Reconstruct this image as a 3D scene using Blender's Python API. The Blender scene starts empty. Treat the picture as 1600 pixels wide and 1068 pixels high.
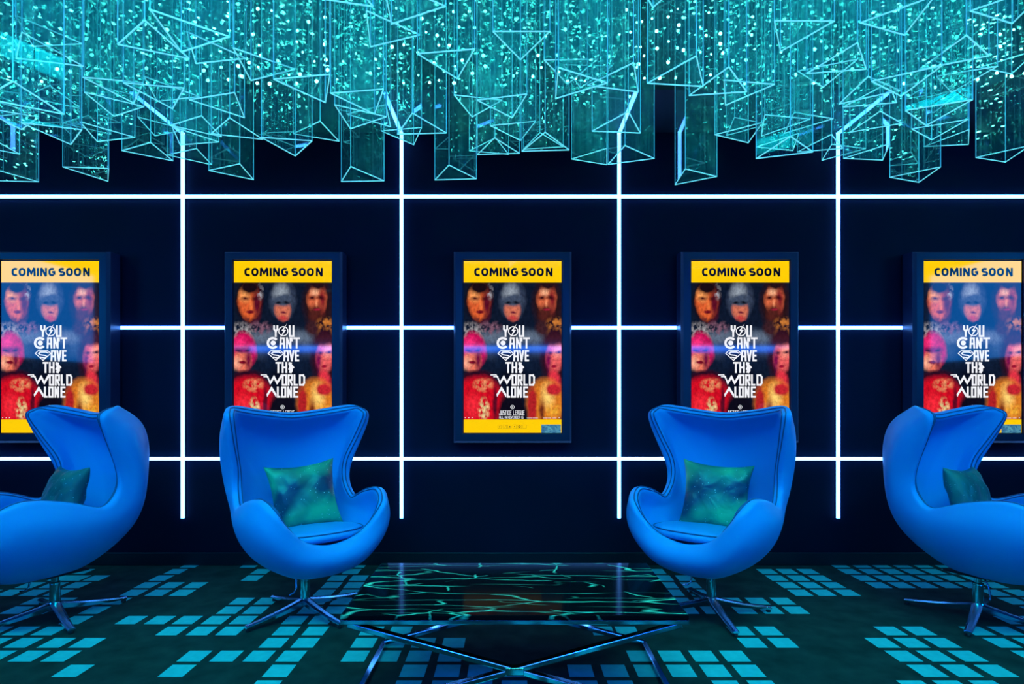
import bpy, bmesh, math, random
from mathutils import Vector, Matrix

S = bpy.context.scene
C = S.collection
PI = math.pi
rnd = random.Random(7)

# ------------------------------------------------------------------ camera
EYE = 1.12
cam_d = bpy.data.cameras.new('camera')
cam_d.sensor_width = 36.0
cam_d.lens = 36.0 * 920 / 1600
cam_d.shift_y = 86 / 1600
cam_d.clip_start = 0.05
cam = bpy.data.objects.new('camera', cam_d)
cam.location = (0, 0, EYE)
cam.rotation_euler = (PI / 2, 0, 0)
C.objects.link(cam)
S.camera = cam

# ------------------------------------------------------------------ colour management, world
S.view_settings.view_transform = 'Standard'
S.view_settings.look = 'None'
S.view_settings.gamma = 1
S.view_settings.use_curve_mapping = False
S.view_settings.exposure = 0.0
S.cycles.max_bounces = 16
S.cycles.glossy_bounces = 6
S.cycles.transparent_max_bounces = 48
S.cycles.transmission_bounces = 6
S.cycles.diffuse_bounces = 3
S.cycles.use_denoising = True
S.cycles.sample_clamp_indirect = 25.0
S.cycles.caustics_reflective = True

w = bpy.data.worlds.new('world')
S.world = w
w.use_nodes = True
w.node_tree.nodes['Background'].inputs[0].default_value = (0.004, 0.01, 0.03, 1)
w.node_tree.nodes['Background'].inputs[1].default_value = 0.3

# ------------------------------------------------------------------ room dimensions
WALL_Y = 3.93
LOW_CEIL = 2.885
FASCIA_Y = 3.38
HIGH_CEIL = 3.45
BACK_Y = -3.4
SIDE_X = 5.6


def area(name, loc, rot, sx, sy, col, power, spread=180):
    d = bpy.data.lights.new(name, 'AREA')
    d.shape = 'RECTANGLE'
    d.size = sx
    d.size_y = sy
    d.color = col
    d.energy = power
    d.spread = math.radians(spread)
    o = bpy.data.objects.new(name, d)
    o.location = loc
    o.rotation_euler = rot
    C.objects.link(o)
    return o


# unseen area lights: added teal and blue fill, blue sources the screens reflect
area('ceiling_fill', (0, 1.75, HIGH_CEIL - 0.03), (0, 0, 0), 8.0, 2.9, (0.0, 0.52, 0.66), 19)  # added teal fill standing in for the glow of the star lights
area('front_tube', (0, -2.5, 1.94), (math.radians(90), 0, 0), 9.0, 0.10, (0.01, 0.15, 1.0), 62)
area('teal_fill', (0, 1.15, 2.75), (math.radians(30), 0, 0), 5.6, 0.12, (0.0, 0.50, 0.58), 47, spread=84)  # added teal fill for surfaces that face up
area('blue_fill', (0, -1.3, 3.32), (math.radians(42), 0, 0), 7.5, 0.3, (0.0, 0.10, 1.0), 85)  # added blue fill from above on the chairs
area('side_wash', (-5.3, 0.9, 2.1), (0, math.radians(-90), 0), 1.1, 1.5, (0.0, 0.25, 1.0), 40)
area('side_wash', (5.3, 0.9, 2.1), (0, math.radians(90), 0), 1.1, 1.5, (0.0, 0.25, 1.0), 40)


# ------------------------------------------------------------------ materials
def srgb(r, g, b):
    f = lambda c: (c / 255) / 12.92 if c / 255 <= 0.04045 else ((c / 255 + 0.055) / 1.055) ** 2.4
    return (f(r), f(g), f(b), 1)


def mat(name, col=(0.5, 0.5, 0.5, 1), rough=0.5, metal=0.0, emit=None, es=0.0, coat=0.0, spec=0.5):
    m = bpy.data.materials.new(name)
    m.use_nodes = True
    b = m.node_tree.nodes['Principled BSDF']
    b.inputs['Base Color'].default_value = col
    b.inputs['Roughness'].default_value = rough
    b.inputs['Metallic'].default_value = metal
    b.inputs['Specular IOR Level'].default_value = spec
    b.inputs['Coat Weight'].default_value = coat
    if emit:
        b.inputs['Emission Color'].default_value = emit
        b.inputs['Emission Strength'].default_value = es
    return m


def nodes(m):
    nt = m.node_tree
    return nt, nt.nodes, nt.links, nt.nodes['Principled BSDF']


def add_noise_bump(m, scale, strength, dist=0.002, detail=4):
    nt, N, L, b = nodes(m)
    tc = N.new('ShaderNodeTexCoord')
    t = N.new('ShaderNodeTexNoise')
    t.inputs['Scale'].default_value = scale
    t.inputs['Detail'].default_value = detail
    bp = N.new('ShaderNodeBump')
    bp.inputs['Strength'].default_value = strength
    bp.inputs['Distance'].default_value = dist
    L.new(tc.outputs['Object'], t.inputs['Vector'])
    L.new(t.outputs['Fac'], bp.inputs['Height'])
    L.new(bp.outputs['Normal'], b.inputs['Normal'])
    return t


def mottled(m, c1, c2, scale, rough=None):
    nt, N, L, b = nodes(m)
    tc = N.new('ShaderNodeTexCoord')
    t = N.new('ShaderNodeTexNoise')
    t.inputs['Scale'].default_value = scale
    t.inputs['Detail'].default_value = 6
    r = N.new('ShaderNodeValToRGB')
    r.color_ramp.elements[0].position = 0.3
    r.color_ramp.elements[1].position = 0.7
    r.color_ramp.elements[0].color = c1
    r.color_ramp.elements[1].color = c2
    L.new(tc.outputs['Object'], t.inputs['Vector'])
    L.new(t.outputs['Fac'], r.inputs['Fac'])
    L.new(r.outputs['Color'], b.inputs['Base Color'])


M = {}
M['wall'] = mat('navy wall paint', (0.004, 0.008, 0.04, 1), 0.5, spec=0.12)
mottled(M['wall'], (0.003, 0.007, 0.023, 1), (0.004, 0.008, 0.027, 1), 3)
M['base'] = mat('baseboard paint', (0.008, 0.010, 0.018, 1), 0.4)
M['ceil'] = mat('dark ceiling paint', (0.010, 0.016, 0.024, 1), 0.6)
add_noise_bump(M['ceil'], 40, 0.1)
M['carpet'] = mat('dark carpet', (0.05, 0.09, 0.085, 1), 0.95, spec=0.1)
mottled(M['carpet'], (0.012, 0.030, 0.026, 1), (0.026, 0.058, 0.050, 1), 9)
add_noise_bump(M['carpet'], 900, 0.6, 0.003).id_data
M['square'] = mat('pale carpet squares', (0.62, 0.72, 0.74, 1), 0.95, spec=0.1)
mottled(M['square'], (0.035, 0.50, 0.50, 1), (0.05, 0.58, 0.58, 1), 30)
M['leather'] = mat('blue leather', (0.008, 0.36, 0.84, 1), 0.48, spec=0.45)
add_noise_bump(M['leather'], 350, 0.12, 0.001)
M['piping'] = mat('dark blue piping', (0.02, 0.10, 0.26, 1), 0.45)
M['chrome'] = mat('chrome', (0.42, 0.74, 0.85, 1), 0.12, 1.0)
M['steel'] = mat('polished steel', (0.30, 0.66, 0.78, 1), 0.22, 1.0)
M['glide'] = mat('black glide', (0.02, 0.02, 0.02, 1), 0.5)
M['frame'] = mat('navy frame lacquer', (0.035, 0.05, 0.10, 1), 0.32)
mottled(M['frame'], (0.014, 0.022, 0.055, 1), (0.017, 0.026, 0.06, 1), 5)
M['gap'] = mat('black gasket', (0.004, 0.004, 0.006, 1), 0.4)
M['strip'] = mat('light strip diffuser', (0.8, 0.85, 0.9, 1), 0.4, emit=(0.09, 0.30, 1.0, 1), es=11)
M['housing'] = mat('strip housing', (0.05, 0.06, 0.09, 1), 0.4)
M['star'] = mat('star light', (0.5, 0.9, 0.8, 1), 0.4, emit=(0.22, 1.0, 0.74, 1), es=34)
M['star'].cycles.emission_sampling = 'NONE'


def led(name, col, es=1.0):
    m = mat(name, (0.003, 0.003, 0.004, 1), 0.05, emit=col, es=es, spec=0.4)
    m.cycles.emission_sampling = 'FRONT'
    return m


M['yellow'] = led('yellow screen band', srgb(255, 206, 0), 1.0)
M['ink'] = mat('dark lettering', (0.004, 0.004, 0.02, 1), 0.12, spec=0.35)
M['white'] = led('white lettering', (0.9, 0.9, 0.95, 1), 1.0)


def glassmat():
    m = bpy.data.materials.new('tinted acrylic')
    m.use_nodes = True
    nt = m.node_tree
    N, L = nt.nodes, nt.links
    N.clear()
    out = N.new('ShaderNodeOutputMaterial')
    tr = N.new('ShaderNodeBsdfTransparent')
    tr.inputs[0].default_value = (0.86, 0.965, 0.975, 1)
    gl = N.new('ShaderNodeBsdfGlossy')
    gl.inputs['Color'].default_value = (0.75, 1.0, 1.0, 1)
    gl.inputs['Roughness'].default_value = 0.02
    fr = N.new('ShaderNodeFresnel')
    fr.inputs['IOR'].default_value = 1.7
    tc = N.new('ShaderNodeTexCoord')
    mp = N.new('ShaderNodeMapping')
    mp.inputs['Scale'].default_value = (14, 14, 1.3)
    nz = N.new('ShaderNodeTexNoise')
    nz.inputs['Scale'].default_value = 1.5
    bp = N.new('ShaderNodeBump')
    bp.inputs['Strength'].default_value = 0.0
    bp.inputs['Distance'].default_value = 0.02
    L.new(tc.outputs['Object'], mp.inputs['Vector'])
    L.new(mp.outputs['Vector'], nz.inputs['Vector'])
    L.new(nz.outputs['Fac'], bp.inputs['Height'])
    L.new(bp.outputs['Normal'], gl.inputs['Normal'])
    mx = N.new('ShaderNodeMixShader')
    fm = N.new('ShaderNodeMapRange')
    fm.inputs['From Min'].default_value = 0.05
    fm.inputs['From Max'].default_value = 0.9
    fm.inputs['To Min'].default_value = 0.09
    fm.inputs['To Max'].default_value = 0.38
    L.new(fr.outputs[0], fm.inputs['Value'])
    L.new(fm.outputs[0], mx.inputs[0])
    L.new(tr.outputs[0], mx.inputs[1])
    L.new(gl.outputs[0], mx.inputs[2])
    # faint milky scatter of the acrylic, in vertical streaks
    df = N.new('ShaderNodeBsdfTranslucent')
    df.inputs['Color'].default_value = (0.2, 0.75, 1.0, 1)
    mp2 = N.new('ShaderNodeMapping')
    mp2.inputs['Scale'].default_value = (60, 60, 0.8)
    nz2 = N.new('ShaderNodeTexNoise')
    nz2.inputs['Scale'].default_value = 1.0
    nz2.inputs['Detail'].default_value = 3
    rp = N.new('ShaderNodeMapRange')
    rp.inputs['From Min'].default_value = 0.42
    rp.inputs['From Max'].default_value = 0.75
    rp.inputs['To Min'].default_value = 0.0
    rp.inputs['To Max'].default_value = 0.04
    L.new(tc.outputs['Object'], mp2.inputs['Vector'])
    L.new(mp2.outputs['Vector'], nz2.inputs['Vector'])
    L.new(nz2.outputs['Fac'], rp.inputs['Value'])
    mx2 = N.new('ShaderNodeMixShader')
    L.new(rp.outputs[0], mx2.inputs[0])
    L.new(mx.outputs[0], mx2.inputs[1])
    L.new(df.outputs[0], mx2.inputs[2])
    L.new(mx2.outputs[0], out.inputs['Surface'])
    return m


M['acrylic'] = glassmat()
M['edge'] = mat('lit acrylic edge', (0.45, 0.95, 0.95, 1), 0.25, emit=(0.03, 0.42, 0.50, 1), es=0.35)  # emission stands in for light carried to the acrylic's edges
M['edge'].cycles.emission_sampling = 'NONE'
M['cutedge'] = mat('lit acrylic cut edge', (0.5, 0.95, 0.95, 1), 0.25, emit=(0.14, 0.76, 0.80, 1), es=0.8)  # same stand-in glow, stronger on the bottom edges
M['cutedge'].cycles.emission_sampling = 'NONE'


def marble():
    m = mat('black marble glass', (0.002, 0.003, 0.005, 1), 0.10, spec=0.006)
    nt, N, L, b = nodes(m)
    tc = N.new('ShaderNodeTexCoord')

    def vein(scale, stretch, rot, width, lo, hi, seed):
        mp = N.new('ShaderNodeMapping')
        mp.inputs['Scale'].default_value = (stretch, 1.0, 1.0)
        mp.inputs['Rotation'].default_value = (0, 0, rot)
        mp.inputs['Location'].default_value = (seed, seed * 1.7, 0)
        L.new(tc.outputs['Object'], mp.inputs['Vector'])
        wn = N.new('ShaderNodeTexNoise')
        wn.inputs['Scale'].default_value = 5
        wn.inputs['Detail'].default_value = 4
        L.new(mp.outputs['Vector'], wn.inputs['Vector'])
        ma = N.new('ShaderNodeVectorMath')
        ma.operation = 'MULTIPLY_ADD'
        ma.inputs[1].default_value = (0.16, 0.16, 0)
        L.new(wn.outputs['Color'], ma.inputs[0])
        L.new(mp.outputs['Vector'], ma.inputs[2])
        vo = N.new('ShaderNodeTexVoronoi')
        vo.feature = 'DISTANCE_TO_EDGE'
        vo.voronoi_dimensions = '2D'
        vo.inputs['Scale'].default_value = scale
        L.new(ma.outputs[0], vo.inputs['Vector'])
        mr = N.new('ShaderNodeMapRange')
        mr.inputs['From Min'].default_value = 0
        mr.inputs['From Max'].default_value = width
        mr.inputs['To Min'].default_value = 1
        mr.inputs['To Max'].default_value = 0
        L.new(vo.outputs['Distance'], mr.inputs['Value'])
        nn = N.new('ShaderNodeTexNoise')
        nn.inputs['Scale'].default_value = 7
        nn.inputs['Detail'].default_value = 2
        L.new(mp.outputs['Vector'], nn.inputs['Vector'])
        m2 = N.new('ShaderNodeMapRange')
        m2.inputs['From Min'].default_value = lo
        m2.inputs['From Max'].default_value = hi
        L.new(nn.outputs['Fac'], m2.inputs['Value'])
        mu = N.new('ShaderNodeMath')
        mu.operation = 'MULTIPLY'
        L.new(mr.outputs[0], mu.inputs[0])
        L.new(m2.outputs[0], mu.inputs[1])
        return mu.outputs[0]
    a = vein(11, 0.16, 0.05, 0.035, 0.47, 0.58, 3.1)
    c = vein(15, 0.13, -0.06, 0.03, 0.49, 0.58, 9.3)
    d = vein(5.5, 0.5, 0.45, 0.02, 0.50, 0.58, 5.2)
    m1 = N.new('ShaderNodeMath'); m1.operation = 'MAXIMUM'
    m2 = N.new('ShaderNodeMath'); m2.operation = 'MAXIMUM'
    L.new(a, m1.inputs[0]); L.new(c, m1.inputs[1])
    L.new(m1.outputs[0], m2.inputs[0]); L.new(d, m2.inputs[1])
    mx = N.new('ShaderNodeMixRGB')
    mx.inputs['Color1'].default_value = (0.003, 0.005, 0.007, 1)
    mx.inputs['Color2'].default_value = (0.30, 0.80, 0.48, 1)
    L.new(m2.outputs[0], mx.inputs['Fac'])
    L.new(mx.outputs[0], b.inputs['Base Color'])
    return m


M['marble'] = marble()


def satin(name, c_hi, c_lo, rough=0.33):
    m = mat(name, c_lo, rough, spec=0.6)
    nt, N, L, b = nodes(m)
    tc = N.new('ShaderNodeTexCoord')
    lw = N.new('ShaderNodeTexNoise')
    lw.inputs['Scale'].default_value = 4.5
    lw.inputs['Detail'].default_value = 1.5
    mr = N.new('ShaderNodeValToRGB')  # satin highlights and shade put into the colour as soft blotches
    mr.color_ramp.elements[0].position = 0.40
    mr.color_ramp.elements[0].color = c_lo
    mr.color_ramp.elements[1].position = 0.62
    mr.color_ramp.elements[1].color = c_hi
    L.new(tc.outputs['Object'], lw.inputs['Vector'])
    L.new(lw.outputs['Fac'], mr.inputs['Fac'])
    vo = N.new('ShaderNodeTexVoronoi')
    vo.inputs['Scale'].default_value = 75
    L.new(tc.outputs['Object'], vo.inputs['Vector'])
    lt = N.new('ShaderNodeMath'); lt.operation = 'LESS_THAN'; lt.inputs[1].default_value = 0.15
    L.new(vo.outputs['Distance'], lt.inputs[0])
    sp = N.new('ShaderNodeSeparateXYZ')
    L.new(vo.outputs['Color'], sp.inputs[0])
    gt = N.new('ShaderNodeMath'); gt.operation = 'GREATER_THAN'; gt.inputs[1].default_value = 0.62
    L.new(sp.outputs[0], gt.inputs[0])
    mu = N.new('ShaderNodeMath'); mu.operation = 'MULTIPLY'
    L.new(lt.outputs[0], mu.inputs[0]); L.new(gt.outputs[0], mu.inputs[1])
    mx = N.new('ShaderNodeMixRGB')
    mx.inputs['Color2'].default_value = (0.9, 0.95, 0.9, 1)
    L.new(mu.outputs[0], mx.inputs['Fac'])
    L.new(mr.outputs['Color'], mx.inputs['Color1'])
    L.new(mx.outputs[0], b.inputs['Base Color'])
    # fine thread and soft creases
    nz = N.new('ShaderNodeTexNoise'); nz.inputs['Scale'].default_value = 9; nz.inputs['Distortion'].default_value = 1.2
    L.new(tc.outputs['Object'], nz.inputs['Vector'])
    bp = N.new('ShaderNodeBump'); bp.inputs['Strength'].default_value = 0.5; bp.inputs['Distance'].default_value = 0.02
    L.new(nz.outputs['Fac'], bp.inputs['Height'])
    L.new(bp.outputs['Normal'], b.inputs['Normal'])
    return m


M['satin_green'] = satin('green satin with specks', (0.04, 0.50, 0.24, 1), (0.008, 0.06, 0.11, 1))
M['satin_teal'] = satin('teal satin with specks', (0.03, 0.22, 0.18, 1), (0.015, 0.10, 0.11, 1), 0.4)


# ------------------------------------------------------------------ mesh helpers
def link(name, me, m=None, parent=None, smooth=False):
    o = bpy.data.objects.new(name, me)
    C.objects.link(o)
    if m is not None:
        for x in (m if isinstance(m, (list, tuple)) else [m]):
            me.materials.append(x)
    if parent is not None:
        o.parent = parent
    if smooth:
        for p in me.polygons:
            p.use_smooth = True
    return o


def from_bm(name, bm, m=None, parent=None, smooth=False):
    me = bpy.data.meshes.new(name)
    bmesh.ops.recalc_face_normals(bm, faces=bm.faces)
    bm.to_mesh(me)
    bm.free()
    return link(name, me, m, parent, smooth)


def box(bm, x0, x1, y0, y1, z0, z1):
    v = [bm.verts.new((x, y, z)) for x in (x0, x1) for y in (y0, y1) for z in (z0, z1)]
    for f in ((0, 1, 3, 2), (4, 6, 7, 5), (0, 4, 5, 1), (2, 3, 7, 6), (0, 2, 6, 4), (1, 5, 7, 3)):
        bm.faces.new([v[i] for i in f])
    return v


def bar(bm, a, b, w, h, up=(0, 0, 1), w2=None, h2=None):
    """rectangular bar between two points, may taper"""
    a, b = Vector(a), Vector(b)
    d = (b - a).normalized()
    s = d.cross(Vector(up)).normalized()
    u = s.cross(d).normalized()
    w2 = w if w2 is None else w2
    h2 = h if h2 is None else h2
    ring = lambda p, w, h: [bm.verts.new(p + s * i * w / 2 + u * j * h / 2) for i, j in ((-1, -1), (1, -1), (1, 1), (-1, 1))]
    r1, r2 = ring(a, w, h), ring(b, w2, h2)
    for i in range(4):
        bm.faces.new((r1[i], r1[(i + 1) % 4], r2[(i + 1) % 4], r2[i]))
    bm.faces.new(r1[::-1])
    bm.faces.new(r2)


def tube(bm, pts, r, n=10, closed=False):
    pts = [Vector(p) for p in pts]
    N = len(pts)
    rings = []
    ref = None
    for i, p in enumerate(pts):
        if closed:
            t = (pts[(i + 1) % N] - pts[i - 1]).normalized()
        else:
            t = (pts[min(i + 1, N - 1)] - pts[max(i - 1, 0)]).normalized()
        if ref is None:
            ref = Vector((0, 0, 1)) if abs(t.z) < 0.9 else Vector((1, 0, 0))
        s = (ref - t * ref.dot(t)).normalized()
        ref = s
        u = t.cross(s)
        rr = r[i] if isinstance(r, (list, tuple)) else r
        rings.append([bm.verts.new(p + (s * math.cos(2 * PI * k / n) + u * math.sin(2 * PI * k / n)) * rr) for k in range(n)])
    for i in range(N if closed else N - 1):
        a, b = rings[i], rings[(i + 1) % N]
        for k in range(n):
            bm.faces.new((a[k], a[(k + 1) % n], b[(k + 1) % n], b[k]))
    if not closed:
        bm.faces.new(rings[0][::-1])
        bm.faces.new(rings[-1])


def lathe(bm, prof, n=32, c=(0, 0)):
    rings = [[bm.verts.new((c[0] + r * math.cos(2 * PI * k / n), c[1] + r * math.sin(2 * PI * k / n), z)) for k in range(n)] for r, z in prof]
    for a, b in zip(rings, rings[1:]):
        for k in range(n):
            bm.faces.new((a[k], a[(k + 1) % n], b[(k + 1) % n], b[k]))
    bm.faces.new(rings[0][::-1])
    bm.faces.new(rings[-1])


def bevel_obj(o, w, seg=2):
    b = o.modifiers.new('bevel', 'BEVEL')
    b.width = w
    b.segments = seg
    b.limit_method = 'ANGLE'
    return o


def empty(name, loc=(0, 0, 0), rz=0.0):
    o = bpy.data.objects.new(name, None)
    o.location = loc
    o.rotation_euler = (0, 0, rz)
    o.empty_display_size = 0.1
    C.objects.link(o)
    return o


def tag(o, label, cat, group=None):
    o['label'] = label
    o['category'] = cat
    if group:
        o['group'] = group
    return o


def struct(o, label=None):
    o['kind'] = 'structure'
    if label:
        o['label'] = label
    return o


def copy_tree(o, parent=None):
    c = o.copy()
    C.objects.link(c)
    c.parent = parent
    for ch in list(o.children):
        copy_tree(ch, c)
    return c


# ------------------------------------------------------------------ room shell
def slab(name, x0, x1, y0, y1, z0, z1, m, label=None):
    bm = bmesh.new()
    box(bm, x0, x1, y0, y1, z0, z1)
    return struct(from_bm(name, bm, m), label)


slab('wall_back', -SIDE_X, SIDE_X, WALL_Y, WALL_Y + 0.12, 0, HIGH_CEIL, M['wall'], 'dark navy wall behind the posters')
slab('wall_front', -SIDE_X, SIDE_X, BACK_Y - 0.12, BACK_Y, 0, HIGH_CEIL, M['wall'])
slab('wall_left', -SIDE_X - 0.12, -SIDE_X, BACK_Y, WALL_Y, 0, HIGH_CEIL, M['wall'])
slab('wall_right', SIDE_X, SIDE_X + 0.12, BACK_Y, WALL_Y, 0, HIGH_CEIL, M['wall'])
slab('ceiling', -SIDE_X, SIDE_X, BACK_Y, FASCIA_Y, HIGH_CEIL, HIGH_CEIL + 0.1, M['ceil'], 'black recessed ceiling above the glass prisms')
slab('trim_1', -SIDE_X, SIDE_X, FASCIA_Y, WALL_Y, LOW_CEIL, HIGH_CEIL, M['ceil'], 'dark lowered ceiling edge along the poster wall')
bm = bmesh.new()
box(bm, -SIDE_X, SIDE_X, WALL_Y - 0.012, WALL_Y, 0.0, 0.085)
o = struct(from_bm('baseboard_back', bm, M['base']), 'dark baseboard at the foot of the poster wall')
bevel_obj(o, 0.004)

# carpet: dark ground with pale squares woven in rows
ROWY = {-1: 3.97, 0: 3.833, 1: 3.696, 2: 3.559, 3: 3.422, 4: 3.285, 5: 3.148, 6: 3.011, 7: 2.874, 8: 2.737, 9: 2.600, 10: 2.463, 11: 2.326}
ROWPX = {
    -1: [289, 381, 549, 1297, 1330, 1361, 1393, 1425, 1458],
    0: [125, 270, 402, 541, 1011, 1181, 1212, 1244, 1308, 1341, 1374, 1406, 1438, 1470],
    1: [94, 118, 148, 248, 388, 519, 552, 1021, 1054, 1195, 1228, 1261, 1329, 1363, 1396, 1430, 1464, 1499],
    2: [46, 82, 118, 226, 263, 300, 510, 544, 1027, 1062, 1212, 1246, 1281, 1351, 1386, 1421, 1457, 1492, 1528],
    3: [-22, 15, 52, 89, 205, 243, 280, 498, 535, 1035, 1073, 1230, 1265, 1302, 1529, 1566, 1603],
    4: [56, 94, 179, 371, 409, 487, 524, 1046, 1083, 1125, 1163, 1202, 1557, 1594],
    5: [25, 64, 145, 353, 392, 475, 513, 1054, 1093, 1142, 1182, 1221, 1592],
    6: [116, 201, 245, 287, 331, 373, 452, 492, 1551, 1592],
    7: [-10, 32, 75, 263, 309, 353, 438, 483, 569, 613, 923, 960, 1134, 1177, 1364, 1408, 1497, 1541, 1586],
    8: [-13, 35, 86, 133, 419, 467, 557, 603, 648, 694, 1151, 1198, 1350, 1395, 1442, 1534, 1580],
    9: [-8, 44, 93, 297, 346, 396, 445, 543, 592, 640, 688, 978, 1027, 1075, 1123, 1381, 1430, 1479, 1578],
    10: [111, 270, 426, 631, 683, 733, 785, 886, 938, 989, 1040, 1092, 1143, 1416, 1468, 1521],
    11: [402, 620, 676, 730, 784, 893, 948, 1111, 1166, 1400, 1456, 1512],
    12: [330, 386, 668, 726, 900, 960, 1150],
}
ROWY[12] = 2.189
bm = bmesh.new()
f = [bm.verts.new(p) for p in ((-SIDE_X, BACK_Y, 0), (SIDE_X, BACK_Y, 0), (SIDE_X, WALL_Y, 0), (-SIDE_X, WALL_Y, 0))]
bm.faces.new(f)
for k, xs in ROWPX.items():
    y1 = ROWY[k]
    for px in xs:
        yr = min(y1, 3.93) if k >= 0 else 3.93
        x = (px - 800) / 920 * yr
        y0 = y1 - 0.108
        yt = min(y1, WALL_Y - 0.013)
        q = [bm.verts.new(p) for p in ((x, y0, 0.0015), (x + 0.1, y0, 0.0015), (x + 0.1, yt, 0.0015), (x, yt, 0.0015))]
        bm.faces.new(q).material_index = 1
# the same weave continues towards and behind the photographer
for k in range(13, 40):
    y1 = 3.833 - 0.137 * k
    x = -5.0
    while x < 5.0:
        run = rnd.randint(1, 4)
        for i in range(run):
            q = [bm.verts.new(p) for p in ((x, y1 - 0.108, 0.0015), (x + 0.1, y1 - 0.108, 0.0015), (x + 0.1, y1, 0.0015), (x, y1, 0.0015))]
            bm.faces.new(q).material_index = 1
            x += 0.139
        x += 0.139 * rnd.randint(2, 6)
struct(from_bm('floor', bm, [M['carpet'], M['square']]), 'dark carpet patterned with rows of pale squares')


# ------------------------------------------------------------------ light strips
def strip(name, segs, label, group, w=0.021):
    root = empty(name, segs[0][0])
    base = Vector(segs[0][0])
    for kind, hh, m in (('housing', 0.008, M['housing']), ('diffuser', 0.017, M['strip'])):
        bm = bmesh.new()
        for a, b, n in segs:
            a, b, n = Vector(a) - base, Vector(b) - base, Vector(n)
            off0 = 0.0 if kind == 'housing' else 0.008
            ww = w + 0.006 if kind == 'housing' else w
            mid = n * (off0 + (hh - off0) / 2)
            bar(bm, a + mid, b + mid, ww, hh - off0, up=n)
        from_bm(kind, bm, m, root)
    return tag(root, label, 'light strip', group)


for z, t in ((2.454, 'white light strip running across the wall above the posters'),
             (1.581, 'white light strip running behind the middle of the poster boxes'),
             (0.710, 'white light strip running across the wall just below the posters')):
    strip('light_strip', [((-SIDE_X + 0.02, WALL_Y, z), (SIDE_X - 0.02, WALL_Y, z), (0, -1, 0))], t, 'horizontal light strips on the wall')
vt = {-2.191: 'upright white light strip between the far left poster and its neighbour',
      -0.735: 'upright white light strip just left of the centre poster',
      0.713: 'upright white light strip just right of the centre poster',
      2.170: 'upright white light strip between the far right poster and its neighbour'}
for x, t in vt.items():
    strip('light_strip', [((x, WALL_Y, 0.315), (x, WALL_Y, LOW_CEIL - 0.001), (0, -1, 0)),
                          ((x, WALL_Y - 0.001, LOW_CEIL), (x, FASCIA_Y + 0.01, LOW_CEIL), (0, 0, -1))],
          t, 'upright light strips bending onto the ceiling')
# the same grid on the wall behind the photographer, which the screens reflect
strip('light_strip', [((-SIDE_X + 0.1, BACK_Y + 0.002, 2.05), (SIDE_X - 0.1, BACK_Y + 0.002, 2.05), (0, 1, 0))],
      'white light strip on the wall behind the photographer', 'light strips on the near wall', 0.05)

# ------------------------------------------------------------------ star lights
def disc(bm, c, r, nrm, n=7):
    nrm = Vector(nrm)
    s = nrm.orthogonal().normalized()
    u = nrm.cross(s)
    bm.faces.new([bm.verts.new(Vector(c) + (s * math.cos(2 * PI * k / n) + u * math.sin(2 * PI * k / n)) * r) for k in range(n)])


bm = bmesh.new()
r0 = 0.0085
lathe(bm, [(r0, 0), (r0, 0.002), (r0 * 0.6, 0.004)], 8)
star0 = from_bm('star_light', bm, M['star'])
star0.rotation_euler = (PI / 2, 0, 0)
NS = 290
pts = []
tries = 0
while len(pts) < NS and tries < 20000:
    tries += 1
    x, z = rnd.uniform(-3.1, 3.1), rnd.uniform(LOW_CEIL + 0.03, HIGH_CEIL - 0.1)
    if all((x - a) ** 2 + (z - b) ** 2 > 0.055 ** 2 for a, b in pts):
        pts.append((x, z))
for i, (x, z) in enumerate(pts):
    o = star0 if i == 0 else star0.copy()
    if i:
        C.objects.link(o)
    o.location = (x, FASCIA_Y - 0.0005, z)
    s = rnd.uniform(0.55, 1.25)
    o.scale = (s, s, 1)
    tag(o, 'tiny round teal star light set in the dark ceiling edge', 'star light', 'star lights behind the glass prisms')
bm = bmesh.new()
for i in range(2600):
    x, y = rnd.uniform(-5.0, 5.0), rnd.uniform(-1.6, FASCIA_Y - 0.02)
    disc(bm, (x, y, HIGH_CEIL - 0.045), rnd.uniform(0.006, 0.012), (0, 0, -1))
o = from_bm('star_field', bm, M['star'])
o['kind'] = 'stuff'
tag(o, 'field of tiny teal star lights over the whole recessed ceiling', 'star lights')

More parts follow.
